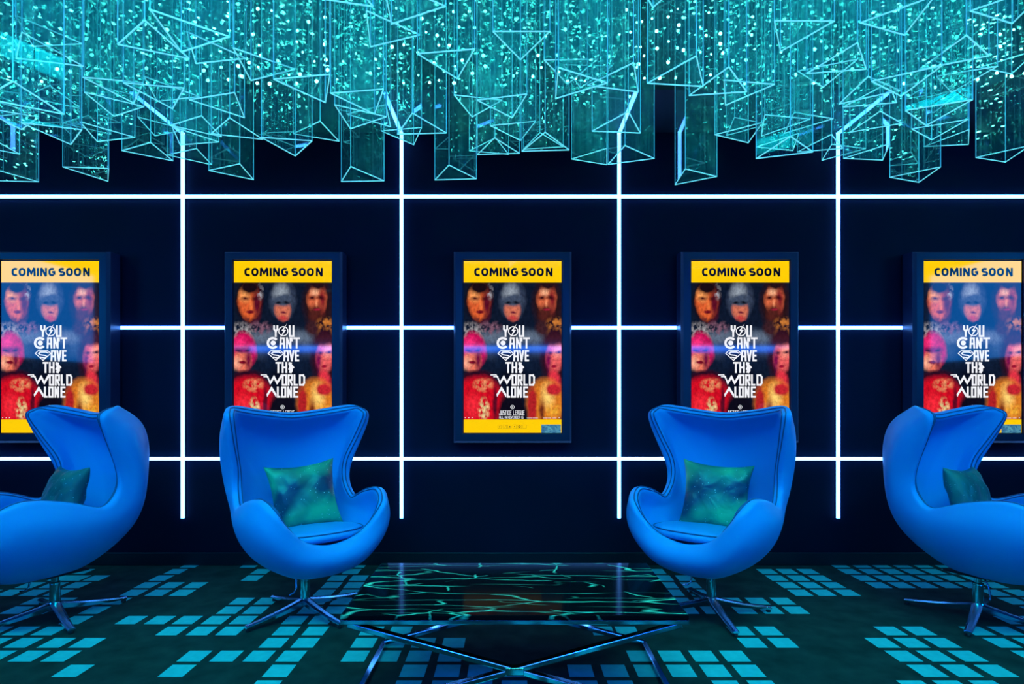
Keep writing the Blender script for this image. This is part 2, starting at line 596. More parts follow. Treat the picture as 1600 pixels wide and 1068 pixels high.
# ------------------------------------------------------------------ prisms
PRISMS = [(-2.748,3.216,2.321,0.59,1),(-2.175,3.060,2.287,-0.43,1),(-1.806,2.928,2.340,-0.96,1),(-1.750,3.220,2.436,-0.91,1),(-1.460,3.095,2.305,-0.93,1),(-1.036,2.746,2.295,-0.36,1),
 (-0.763,2.933,2.218,0.48,1),(-0.562,3.109,2.505,-0.70,1),(-0.301,3.027,2.262,0.45,1),(-0.076,3.002,2.385,0.45,1),(0.152,2.683,2.269,0.46,1),(-0.029,2.578,2.401,-0.76,1),
 (0.550,2.769,2.251,0.19,1),(0.942,3.077,2.270,-0.04,1),(1.136,2.440,2.146,0.21,1),(1.856,3.039,2.372,0.62,1),(2.144,3.124,2.294,0.87,1),(2.329,3.106,2.473,0.40,1),
 (2.615,3.133,2.406,0.81,1),(-1.739,2.175,2.391,0.77,1),(-1.627,2.446,2.403,-0.33,1),(-1.428,2.392,2.352,-0.34,1),(-1.041,1.890,2.286,0.13,1),(-0.953,2.229,2.371,0.15,1),
 (-0.761,2.217,2.291,-0.67,1),(-0.607,2.399,2.333,-0.66,1),(-0.475,2.217,2.496,0.17,1),(-0.239,2.265,2.412,-0.66,1),(0.036,2.337,2.531,-0.52,1),(0.244,2.488,2.509,-0.55,1),
 (0.233,2.223,2.303,-0.03,1),(-0.167,2.743,2.483,-0.31,1),(0.472,2.569,2.304,0.61,1),(0.807,2.271,2.322,0.39,1),(1.069,2.216,2.494,-0.52,1),(1.273,2.265,2.407,0.38,1),
 (1.510,2.267,2.334,-1.03,1),(1.707,2.381,2.271,-0.93,1),(2.002,2.624,2.538,-0.89,1),(2.502,2.960,2.794,0.81,1),(1.186,2.620,2.336,-0.34,1),(1.604,2.597,2.439,0.34,1),
 (1.777,2.867,2.456,0.07,1),(0.951,2.445,2.393,-0.37,1),(-1.952,2.820,2.380,0.31,1),(1.119,2.869,2.403,0.95,1),(-1.257,2.671,2.328,0.80,1),(-0.406,2.566,2.296,0.47,1),
 (-2.255,2.658,2.379,-0.08,1),(-1.996,2.591,2.283,-0.23,1),(-1.664,1.995,2.131,-1.03,1),(0.451,3.201,2.421,0.89,1),(-0.334,1.661,2.552,1.92,0),(-1.507,2.828,2.420,1.12,0),
 (-1.457,1.838,2.595,0.45,0),(0.520,2.067,2.571,1.53,0),(-2.378,3.020,2.508,1.27,0),(-0.714,1.819,2.350,1.70,0),(0.421,1.627,2.462,0.59,0),(-1.307,2.239,2.374,1.33,0),
 (-0.152,1.846,2.517,0.09,0),(-0.686,1.580,2.544,2.02,0),(1.946,2.235,2.558,1.30,0),(-1.250,2.040,2.350,0.93,0),(-1.099,1.625,2.403,1.64,0),(-1.809,2.680,2.447,0.09,0),
 (1.951,1.966,2.460,0.26,0),(-0.494,2.842,2.442,2.07,0),(-0.349,1.954,2.423,0.08,0),(1.526,1.965,2.450,1.74,0),(-1.886,2.375,2.577,0.44,0),(0.787,2.885,2.460,1.71,0),
 (-2.543,3.147,2.607,2.03,0),(-1.903,1.915,2.350,1.93,0),(0.291,3.016,2.420,1.84,0),(1.090,1.568,2.350,1.73,0),(0.574,1.850,2.382,0.68,0),(-1.567,1.589,2.562,1.99,0),
 (1.744,2.056,2.484,0.85,0),(-2.139,2.237,2.464,0.39,0),(1.609,3.041,2.420,0.31,0),(2.309,2.644,2.525,1.84,0),(1.496,1.582,2.350,0.32,0),(1.258,3.214,2.599,1.93,0),
 (-0.891,3.199,2.523,0.17,0),(-2.334,2.401,2.492,1.77,0),(0.925,1.771,2.615,0.18,0),(0.273,2.045,2.588,1.38,0),(-0.673,2.563,2.338,2.07,0),(1.221,1.869,2.599,1.53,0),
 (0.163,3.176,2.489,0.38,0),(2.192,2.459,2.368,1.96,0),(0.767,2.022,2.582,2.01,0),(-1.200,2.446,2.338,1.31,0),(2.414,2.762,2.420,0.95,0),(1.378,2.782,2.420,1.85,0),
 (0.868,2.601,2.343,0.50,0),(0.643,1.570,2.440,1.60,0),(1.425,3.101,2.453,0.73,0),(-1.117,3.003,2.558,0.09,0),(-0.056,1.573,2.475,0.73,0),(-1.248,1.730,2.435,0.36,0),
 (-2.885,3.072,2.484,0.84,0),(0.158,1.816,2.550,0.50,0),(-0.940,2.403,2.528,0.92,0),(1.763,1.780,2.476,0.15,0),(1.013,1.995,2.381,0.55,0),(-0.895,1.572,2.372,1.68,0),
 (2.066,2.864,2.420,1.11,0),(2.680,2.903,2.545,1.43,0),(1.786,3.210,2.459,1.82,0),(-0.008,2.019,2.408,0.06,0),(-2.530,2.695,2.368,0.69,0),(1.483,2.450,2.394,2.07,0),
 (-1.511,2.144,2.418,0.32,0),(-0.558,1.886,2.428,0.76,0),(-2.037,3.214,2.584,0.97,0),(0.730,2.487,2.390,1.78,0),(-0.113,3.196,2.472,0.74,0),(1.314,1.638,2.560,1.11,0),
 (-2.722,2.865,2.420,0.20,0),(-0.869,2.033,2.450,0.69,0),(-1.225,3.208,2.420,1.20,0),(0.335,2.694,2.601,1.62,0),(0.602,2.987,2.595,0.32,0),(0.740,1.786,2.422,1.42,0),
 (-1.277,2.819,2.420,1.91,0),(0.586,2.324,2.295,1.83,0),(-2.689,3.037,2.420,1.15,0),(2.962,3.155,2.422,1.86,0),(-0.645,2.762,2.440,1.15,0),(0.159,1.577,2.350,0.25,0),
 (-0.410,3.201,2.502,0.35,0),(1.387,2.109,2.475,0.86,0),(0.776,3.176,2.420,0.60,0),(0.628,2.175,2.306,0.63,0),(-0.150,2.020,2.419,1.01,0),(1.825,2.521,2.322,0.34,0),
 (-2.215,2.839,2.565,1.11,0),(-0.119,2.399,2.441,0.71,0),(-1.862,3.113,2.543,0.20,0),(-1.678,1.828,2.518,0.30,0),(-2.032,2.052,2.421,0.57,0),(1.613,1.749,2.503,1.23,0),
 (2.122,2.252,2.446,0.19,0),(0.017,2.861,2.420,1.36,0),(0.923,1.579,2.384,0.56,0),(1.088,3.162,2.458,0.96,0),(-2.513,2.902,2.543,0.34,0),(1.583,2.826,2.542,1.03,0),
 (0.423,2.315,2.364,0.76,0),(-1.575,3.217,2.589,2.03,0),(-1.976,2.218,2.601,1.61,0),(0.331,1.836,2.500,1.56,0),(-0.366,2.721,2.389,1.37,0),(-1.523,2.602,2.468,0.33,0),
 (-2.185,2.496,2.362,0.60,0),(-1.020,2.556,2.332,0.10,0),(-1.614,2.957,2.420,0.36,0),(0.378,2.885,2.499,0.86,0),(2.536,2.636,2.336,1.76,0),(-0.495,1.694,2.423,0.94,0),
 (2.262,2.906,2.591,1.66,0),(-3.027,3.203,2.420,1.58,0),(-0.592,2.039,2.418,1.56,0),(1.338,2.512,2.502,1.16,0),(1.975,2.433,2.505,1.59,0),(-1.385,1.657,2.573,1.19,0),
 (1.665,2.201,2.401,0.08,0),(1.438,1.795,2.398,0.34,0),(-1.166,2.274,2.453,0.36,0),(1.281,2.970,2.536,0.33,0),(-0.853,2.625,2.483,1.05,0),(-2.316,3.211,2.606,1.18,0),
 (0.980,2.775,2.510,1.63,0),(-0.955,2.893,2.420,0.93,0),(2.803,2.969,2.555,0.42,0),(-0.921,1.776,2.529,1.27,0),(1.173,1.729,2.350,0.37,0),(-0.665,3.209,2.605,0.27,0)]
SIDE = 0.22
PRISMS = [p for i, p in enumerate(PRISMS) if i < 52 or i % 5 in (0, 3)]
RC = SIDE / math.sqrt(3)
px_of = lambda x, y: 800 + 920 * x / y
low = [p for p in PRISMS if p[4] == 1 and 620 - 920 * (p[2] - EYE) / p[1] > 205]
low.sort(key=lambda p: px_of(p[0], p[1]))
ordn = ['first', 'second', 'third', 'fourth', 'fifth', 'sixth', 'seventh', 'eighth', 'ninth', 'tenth', 'eleventh', 'twelfth', 'thirteenth',
        'fourteenth', 'fifteenth', 'sixteenth', 'seventeenth', 'eighteenth', 'nineteenth', 'twentieth', 'twenty-first', 'twenty-second',
        'twenty-third', 'twenty-fourth', 'twenty-fifth', 'twenty-sixth']
zones = ['above the far left poster', 'above the left chair and its poster', 'above the centre poster', 'above the right chair and its poster', 'above the far right poster']
for P in PRISMS:
    x, y, h, a, tr = P
    top = HIGH_CEIL - 0.002
    root = empty('glass_prism', (x, y, h), a)
    H = top - h
    c = [Vector((RC * math.cos(i * 2 * PI / 3), RC * math.sin(i * 2 * PI / 3), 0)) for i in range(3)]
    bm = bmesh.new()
    v0 = [bm.verts.new(p) for p in c]
    v1 = [bm.verts.new(p + Vector((0, 0, H))) for p in c]
    for i in range(3):
        bm.faces.new((v0[i], v0[(i + 1) % 3], v1[(i + 1) % 3], v1[i]))
    from_bm('glass_tube', bm, M['acrylic'], root)
    bm = bmesh.new()
    for p in c:
        tube(bm, [p * 1.0, p + Vector((0, 0, H))], 0.0020, 5)
    from_bm('side_edge', bm, M['edge'], root)
    bm = bmesh.new()
    for i in range(3):
        bar(bm, c[i], c[(i + 1) % 3], 0.0036, 0.0036)
    from_bm('bottom_edge', bm, M['cutedge'], root)
    if P in low:
        k = low.index(P)
        lab = 'clear triangular glass prism hanging, %s from the left of the low row over the wall' % ordn[min(k, 25)]
        tag(root, lab, 'glass prism', 'glass prisms in the low back row')
    else:
        zi = min(4, max(0, int(px_of(x, y) // 320)))
        tag(root, 'clear triangular glass prism in the dense cluster hanging ' + zones[zi], 'glass prism', 'glass prisms ' + zones[zi])


# ------------------------------------------------------------------ poster light boxes
def paint_art():
    """plain generic stand-in for the printed picture: soft painted figures of about the same colours"""
    m = mat('poster picture', (0.003, 0.003, 0.004, 1), 0.05, spec=0.4)
    nt, N, L, b = nodes(m)
    tc = N.new('ShaderNodeTexCoord')
    nz = N.new('ShaderNodeTexNoise'); nz.inputs['Scale'].default_value = 9; nz.inputs['Detail'].default_value = 5
    L.new(tc.outputs['UV'], nz.inputs['Vector'])
    ma = N.new('ShaderNodeVectorMath'); ma.operation = 'MULTIPLY_ADD'
    ma.inputs[1].default_value = (0.055, 0.035, 0)
    L.new(nz.outputs['Color'], ma.inputs[0]); L.new(tc.outputs['UV'], ma.inputs[2])
    of = N.new('ShaderNodeVectorMath'); of.operation = 'SUBTRACT'; of.inputs[1].default_value = (0.0275, 0.0175, 0)
    L.new(ma.outputs[0], of.inputs[0])
    vec = of.outputs[0]
    n2 = N.new('ShaderNodeTexNoise'); n2.inputs['Scale'].default_value = 26; n2.inputs['Detail'].default_value = 4
    L.new(tc.outputs['UV'], n2.inputs['Vector'])
    cur = None
    base = (0.004, 0.008, 0.022, 1)
    R = [  # u, v, ru, rv, colour(sRGB), edge softness, texture
        # broad slate cloak behind everything
        (0.50, 0.55, 0.46, 0.13, (52, 66, 88), 0.35, 0), (0.33, 0.60, 0.20, 0.05, (92, 106, 126), 0.7, 0), (0.67, 0.60, 0.20, 0.05, (92, 106, 126), 0.7, 0),
        (0.50, 0.42, 0.24, 0.20, (14, 26, 48), 0.5, 0), (0.50, 0.66, 0.07, 0.08, (16, 22, 40), 0.5, 0),
        # top centre figure
        (0.50, 0.87, 0.145, 0.155, (46, 56, 78), 0.25, 0), (0.48, 0.925, 0.085, 0.07, (150, 160, 172), 0.8, 0), (0.50, 0.80, 0.088, 0.088, (206, 110, 84), 0.3, 0),
        (0.50, 0.870, 0.115, 0.052, (62, 74, 96), 0.4, 0), (0.46, 0.852, 0.040, 0.013, (10, 12, 22), 0.8, 0), (0.54, 0.852, 0.040, 0.013, (10, 12, 22), 0.8, 0),
        (0.50, 0.775, 0.035, 0.010, (110, 24, 50), 0.7, 0), (0.50, 0.735, 0.06, 0.022, (190, 60, 60), 0.7, 0),
        # top left figure
        (0.16, 0.86, 0.150, 0.165, (22, 10, 16), 0.2, 0), (0.16, 0.86, 0.118, 0.145, (214, 92, 44), 0.25, 0), (0.11, 0.91, 0.06, 0.06, (250, 160, 90), 0.8, 0),
        (0.235, 0.85, 0.055, 0.13, (92, 14, 34), 0.7, 0), (0.27, 0.93, 0.03, 0.06, (170, 170, 180), 0.7, 2),
        (0.16, 0.965, 0.125, 0.055, (24, 10, 14), 0.5, 0), (0.115, 0.884, 0.045, 0.018, (70, 12, 18), 0.9, 0), (0.215, 0.884, 0.045, 0.018, (60, 10, 18), 0.9, 0), (0.165, 0.835, 0.018, 0.035, (236, 120, 60), 0.8, 0),
        (0.165, 0.785, 0.042, 0.014, (110, 12, 28), 0.5, 0), (0.17, 0.715, 0.08, 0.035, (70, 20, 40), 0.6, 2),
        (0.08, 0.63, 0.14, 0.08, (150, 146, 150), 0.5, 2), (0.27, 0.67, 0.12, 0.05, (130, 90, 110), 0.6, 2),
        # top right figure
        (0.86, 0.84, 0.17, 0.19, (40, 18, 20), 0.35, 1), (0.85, 0.88, 0.105, 0.115, (210, 100, 62), 0.3, 0), (0.83, 0.93, 0.06, 0.035, (240, 170, 130), 0.8, 0),
        (0.84, 0.775, 0.085, 0.075, (78, 30, 24), 0.5, 1), (0.905, 0.88, 0.04, 0.10, (130, 30, 36), 0.8, 0),
        (0.86, 0.985, 0.12, 0.045, (34, 14, 18), 0.6, 0), (0.80, 0.89, 0.045, 0.018, (60, 12, 18), 0.9, 0), (0.89, 0.89, 0.045, 0.018, (60, 12, 18), 0.9, 0), (0.845, 0.85, 0.016, 0.03, (236, 140, 96), 0.8, 0),
        (0.845, 0.805, 0.04, 0.010, (150, 30, 50), 0.5, 0), (0.94, 0.65, 0.11, 0.10, (214, 128, 52), 0.5, 2), (0.80, 0.66, 0.08, 0.06, (60, 30, 34), 0.5, 1),
        # lower left figure
        (0.09, 0.50, 0.150, 0.145, (190, 12, 80), 0.2, 0), (0.06, 0.56, 0.08, 0.05, (240, 40, 110), 0.8, 0), (0.09, 0.435, 0.100, 0.095, (226, 112, 88), 0.3, 0),
        (0.03, 0.41, 0.05, 0.05, (250, 170, 140), 0.9, 0), (0.15, 0.44, 0.04, 0.09, (110, 14, 50), 0.8, 0),
        (0.095, 0.51, 0.12, 0.028, (130, 10, 90), 0.7, 0), (0.045, 0.505, 0.036, 0.012, (60, 6, 50), 0.8, 0), (0.145, 0.505, 0.036, 0.012, (60, 6, 50), 0.8, 0), (0.085, 0.415, 0.05, 0.014, (120, 8, 34), 0.5, 0),
        (0.14, 0.315, 0.17, 0.05, (44, 8, 28), 0.35, 0), (0.15, 0.13, 0.27, 0.20, (206, 12, 32), 0.2, 0), (0.20, 0.255, 0.11, 0.05, (226, 140, 96), 0.5, 2),
        (0.09, 0.10, 0.09, 0.10, (240, 40, 54), 0.8, 0), (0.205, 0.08, 0.06, 0.09, (226, 200, 140), 0.4, 2), (0.32, 0.12, 0.03, 0.15, (90, 8, 30), 0.6, 0),
        # lower right figure
        (0.93, 0.47, 0.16, 0.23, (46, 12, 26), 0.3, 1), (0.93, 0.46, 0.095, 0.130, (226, 92, 92), 0.28, 0), (0.96, 0.50, 0.05, 0.06, (250, 150, 130), 0.9, 0),
        (0.865, 0.43, 0.035, 0.09, (120, 14, 70), 0.8, 0), (0.92, 0.585, 0.12, 0.045, (60, 20, 30), 0.6, 0),
        (0.885, 0.49, 0.036, 0.014, (60, 10, 34), 0.9, 0), (0.97, 0.49, 0.036, 0.014, (60, 10, 34), 0.9, 0), (0.93, 0.385, 0.035, 0.013, (150, 8, 46), 0.5, 0),
        (0.92, 0.28, 0.075, 0.09, (222, 50, 66), 0.4, 0), (0.84, 0.12, 0.21, 0.19, (214, 120, 34), 0.25, 0), (0.86, 0.17, 0.08, 0.10, (252, 206, 110), 0.8, 0),
        (0.92, 0.22, 0.09, 0.05, (196, 36, 46), 0.4, 0), (0.70, 0.11, 0.055, 0.15, (176, 32, 34), 0.4, 0), (0.92, 0.07, 0.10, 0.05, (240, 170, 50), 0.6, 2), (0.80, 0.06, 0.03, 0.10, (120, 50, 20), 0.7, 0),
        (0.50, 0.30, 0.18, 0.10, (8, 10, 26), 0.5, 0), (0.50, 0.04, 0.155, 0.17, (12, 8, 20), 0.25, 0),
    ]
    for (u, v, ru, rv, c, soft, tx) in R:
        mp = N.new('ShaderNodeMapping')
        mp.inputs['Scale'].default_value = (1 / ru, 1 / rv, 0)
        mp.inputs['Location'].default_value = (-u / ru, -v / rv, 0)
        L.new(vec, mp.inputs['Vector'])
        ln = N.new('ShaderNodeVectorMath'); ln.operation = 'LENGTH'
        L.new(mp.outputs[0], ln.inputs[0])
        mr = N.new('ShaderNodeMapRange')
        mr.inputs['From Min'].default_value = 1.0 + soft * 0.3
        mr.inputs['From Max'].default_value = 1.0 - soft * 0.9
        L.new(ln.outputs['Value'], mr.inputs['Value'])
        fac = mr.outputs[0]
        if tx >= 2:
            th = N.new('ShaderNodeMapRange')
            th.inputs['From Min'].default_value = 0.40 if tx == 2 else 0.30
            th.inputs['From Max'].default_value = 0.58 if tx == 2 else 0.50
            L.new(n2.outputs['Fac'], th.inputs['Value'])
            mu = N.new('ShaderNodeMath'); mu.operation = 'MULTIPLY'
            L.new(fac, mu.inputs[0]); L.new(th.outputs[0], mu.inputs[1]); fac = mu.outputs[0]
        mx = N.new('ShaderNodeMixRGB')
        L.new(fac, mx.inputs['Fac'])
        if cur is None:
            mx.inputs['Color1'].default_value = base
        else:
            L.new(cur, mx.inputs['Color1'])
        mx.inputs['Color2'].default_value = srgb(*c)
        cur = mx.outputs[0]
    hi = N.new('ShaderNodeTexNoise'); hi.inputs['Scale'].default_value = 34; hi.inputs['Detail'].default_value = 8; hi.inputs['Roughness'].default_value = 0.7
    L.new(tc.outputs['UV'], hi.inputs['Vector'])
    hr = N.new('ShaderNodeMapRange')
    hr.inputs['From Min'].default_value = 0.36; hr.inputs['From Max'].default_value = 0.62
    hr.inputs['To Min'].default_value = 0.65; hr.inputs['To Max'].default_value = 1.2
    L.new(hi.outputs['Fac'], hr.inputs['Value'])
    sc_ = N.new('ShaderNodeVectorMath'); sc_.operation = 'SCALE'
    L.new(cur, sc_.inputs[0]); L.new(hr.outputs[0], sc_.inputs['Scale'])
    L.new(sc_.outputs[0], b.inputs['Emission Color'])
    b.inputs['Emission Strength'].default_value = 1.05
    m.cycles.emission_sampling = 'NONE'
    return m


M['art'] = paint_art()


def flat(name, x0, x1, z0, z1, m, parent, th=0.0015, y=0.0):
    """thin panel whose face is at local y (towards -Y), with UVs over its face"""
    me = bpy.data.meshes.new(name)
    v = [(x0, y, z0), (x1, y, z0), (x1, y, z1), (x0, y, z1), (x0, y + th, z0), (x1, y + th, z0), (x1, y + th, z1), (x0, y + th, z1)]
    me.from_pydata(v, [], [(0, 1, 2, 3), (5, 4, 7, 6), (4, 0, 3, 7), (1, 5, 6, 2), (3, 2, 6, 7), (4, 5, 1, 0)])
    uv = me.uv_layers.new(name='UVMap')
    for p in me.polygons:
        for li in p.loop_indices:
            co = me.vertices[me.loops[li].vertex_index].co
            uv.data[li].uv = ((co.x - x0) / (x1 - x0), (co.z - z0) / (z1 - z0))
    return link(name, me, m, parent)


G = {
    'Y': [[(0, 1), (0, .72), (.5, .45)], [(1, 1), (1, .72), (.5, .45)], [(.5, .45), (.5, 0)]],
    'O': [[(0, 0), (0, 1), (1, 1), (1, 0), (0, 0)]],
    'U': [[(0, 1), (0, 0), (1, 0), (1, 1)]],
    'A': [[(0, 0), (.12, 1), (.88, 1), (1, 0)], [(.05, .42), (.95, .42)]],
    'N': [[(0, 0), (0, 1)], [(1, 0), (1, 1)], [(0, 1), (1, 0)]],
    'T': [[(0, 1), (1, 1)], [(.5, 1), (.5, 0)]],
    "'": [[(.5, 1), (.5, .72)]],
    'V': [[(0, 1), (.5, 0)], [(1, 1), (.5, 0)]],
    'E': [[(1, 1), (0, 1), (0, 0), (1, 0)], [(0, .52), (.85, .52)]],
    'H': [[(0, 0), (0, 1)], [(1, 0), (1, 1)], [(0, .5), (1, .5)]],
    'R': [[(0, 0), (0, 1), (1, 1), (1, .5), (0, .5)], [(.45, .5), (1, 0)]],
    'L': [[(0, 1), (0, 0), (1, 0)]],
    'D': [[(0, 0), (0, 1), (.75, 1), (1, .8), (1, .2), (.75, 0), (0, 0)]],
    'J': [[(1, 1), (1, 0), (0, 0), (0, .3)]],
    'S': [[(1, 1), (0, 1), (0, .52), (1, .52), (1, 0), (0, 0)]],
    'I': [[(.5, 1), (.5, 0)]],
    'C': [[(1, 1), (0, 1), (0, 0), (1, 0)]],
    'G': [[(1, 1), (0, 1), (0, 0), (1, 0), (1, .45), (.55, .45)]],
    'M': [[(0, 0), (0, 1), (.5, .45), (1, 1), (1, 0)]],
    'B': [[(0, 0), (0, 1), (1, 1), (1, 0), (0, 0)], [(0, .5), (1, .5)]],
    '1': [[(.5, 0), (.5, 1), (.25, .85)]],
    '6': [[(1, 1), (0, 1), (0, 0), (1, 0), (1, .5), (0, .5)]],
}


def stroke(bm, pts, w, y):
    for (a, b) in zip(pts, pts[1:]):
        a, b = Vector((a[0], 0, a[1])), Vector((b[0], 0, b[1]))
        d = (b - a)
        if d.length < 1e-6:
            continue
        d.normalize()
        s = Vector((-d.z, 0, d.x)) * w / 2
        e = d * w / 2
        a2, b2 = a - e, b + e
        q = [a2 - s, b2 - s, b2 + s, a2 + s]
        f0 = [bm.verts.new((p.x, y, p.z)) for p in q]
        f1 = [bm.verts.new((p.x, y + 0.001, p.z)) for p in q]
        bm.faces.new(f0)
        for i in range(4):
            bm.faces.new((f0[i], f1[i], f1[(i + 1) % 4], f0[(i + 1) % 4]))


# zoomed-picture coordinates of the centre poster -> metres on the screen (origin at the screen's lower left corner)
SW, SH = 0.631, 1.109
U = lambda u: (u - 117) / 500 * SW - SW / 2
V = lambda v: (983 - v) / 888 * SH - SH / 2


def glyph(bm, ch, u0, u1, v0, v1, w, y):
    x0, x1, z1, z0 = U(u0) + w / 2, U(u1) - w / 2, V(v0) - w / 2, V(v1) + w / 2
    for st in G[ch]:
        stroke(bm, [(x0 + (x1 - x0) * p[0], z0 + (z1 - z0) * p[1]) for p in st], w, y)


def poly(bm, pts, y):
    f0 = [bm.verts.new((U(u), y, V(v))) for u, v in pts]
    bm.faces.new(f0)


def ringpoly(bm, cu, cv, r1, r2, y, a0=0, a1=360, n=28):
    prev = None
    for i in range(n + 1):
        a = math.radians(a0 + (a1 - a0) * i / n)
        p = [bm.verts.new((U(cu + r * math.cos(a)), y, V(cv - r * math.sin(a)))) for r in (r1, r2)]
        if prev:
            bm.faces.new((prev[0], prev[1], p[1], p[0]))
        prev = p


def arc(cx, cz, rx, rz, a0, a1, n=16, e=2.5):
    out = []
    for i in range(n + 1):
        a = math.radians(a0 + (a1 - a0) * i / n)
        ca, sa = math.cos(a), math.sin(a)
        out.append((cx + rx * math.copysign(abs(ca) ** (2 / e), ca), cz + rz * math.copysign(abs(sa) ** (2 / e), sa)))
    return out


def ribbon(bm, pts, w, y, closed=False):
    """polyline with mitred joints and square cut ends"""
    P = [Vector(p) for p in pts]
    n = len(P)
    L, Rr = [], []
    for i in range(n):
        a = P[i - 1] if (i > 0 or closed) else None
        b = P[(i + 1) % n] if (i < n - 1 or closed) else None
        d1 = (P[i] - a).normalized() if a is not None else (b - P[i]).normalized()
        d2 = (b - P[i]).normalized() if b is not None else d1
        n1, n2 = Vector((-d1.y, d1.x)), Vector((-d2.y, d2.x))
        mn = (n1 + n2)
        mn = mn.normalized() if mn.length > 1e-6 else n1
        k = w / 2 / max(0.45, mn.dot(n1))
        L.append(bm.verts.new((P[i].x + mn.x * k, y, P[i].y + mn.y * k)))
        Rr.append(bm.verts.new((P[i].x - mn.x * k, y, P[i].y - mn.y * k)))
    for i in range(n if closed else n - 1):
        j = (i + 1) % n
        bm.faces.new((L[i], L[j], Rr[j], Rr[i]))


def header_letters(y):
    bm = bmesh.new()
    w = 0.0138
    z1, z0 = V(130.5) - w / 2, V(174.5) + w / 2
    zc, rz = (z0 + z1) / 2, (z1 - z0) / 2
    X = lambda t: U(100 + t * 0.4372)

    def box_of(a, b):
        x0, x1 = X(a) + w / 2, X(b) - w / 2
        return x0, x1, (x0 + x1) / 2, (x1 - x0) / 2
    x0, x1, xc, rx = box_of(160, 240)
    ribbon(bm, arc(xc + rx * .15, zc, rx * 1.1, rz, 52, 308), w, y)
    for a, b in ((244, 327), (798, 880), (892, 976)):
        x0, x1, xc, rx = box_of(a, b)
        ribbon(bm, arc(xc, zc, rx, rz, 0, 349, 32, 2.3), w, y, closed=True)
    x0, x1, xc, rx = box_of(340, 445)
    f = w * 0.5
    ribbon(bm, [(x0, z0 - f), (x0 + rx * .12, z1 + f)], w, y)
    ribbon(bm, [(x1, z0 - f), (x1 - rx * .12, z1 + f)], w, y)
    ribbon(bm, [(x0 + rx * .12, z1 + f), (xc, z0 + rz * .55), (x1 - rx * .12, z1 + f)], w * .9, y)
    x0, x1, xc, rx = box_of(457, 483)
    ribbon(bm, [(xc, z0 - f), (xc, z1 + f)], w, y)
    for a, b in ((496, 577), (998, 1079)):
        x0, x1, xc, rx = box_of(a, b)
        ribbon(bm, [(x0, z0 - f), (x0, z1 + f)], w * .92, y)
        ribbon(bm, [(x1, z0 - f), (x1, z1 + f)], w * .92, y)
        ribbon(bm, [(x0, z1 + f), (x1, z0 - f)], w, y)
    x0, x1, xc, rx = box_of(592, 674)
    ribbon(bm, arc(xc + rx * .1, zc, rx * 1.1, rz, 55, 300), w, y)
    ribbon(bm, [(xc + rx * .1, zc - rz * .02), (x1, zc - rz * .02), (x1, z0 + rz * .12)], w, y)
    x0, x1, xc, rx = box_of(710, 790)
    top = arc(xc, zc + rz * .5, rx * .95, rz * .5, 35, 250, 14, 2.2)
    bot = arc(xc, zc - rz * .5, rx, rz * .5, 70, -145, 14, 2.2)
    ribbon(bm, top + bot, w, y)
    return bm


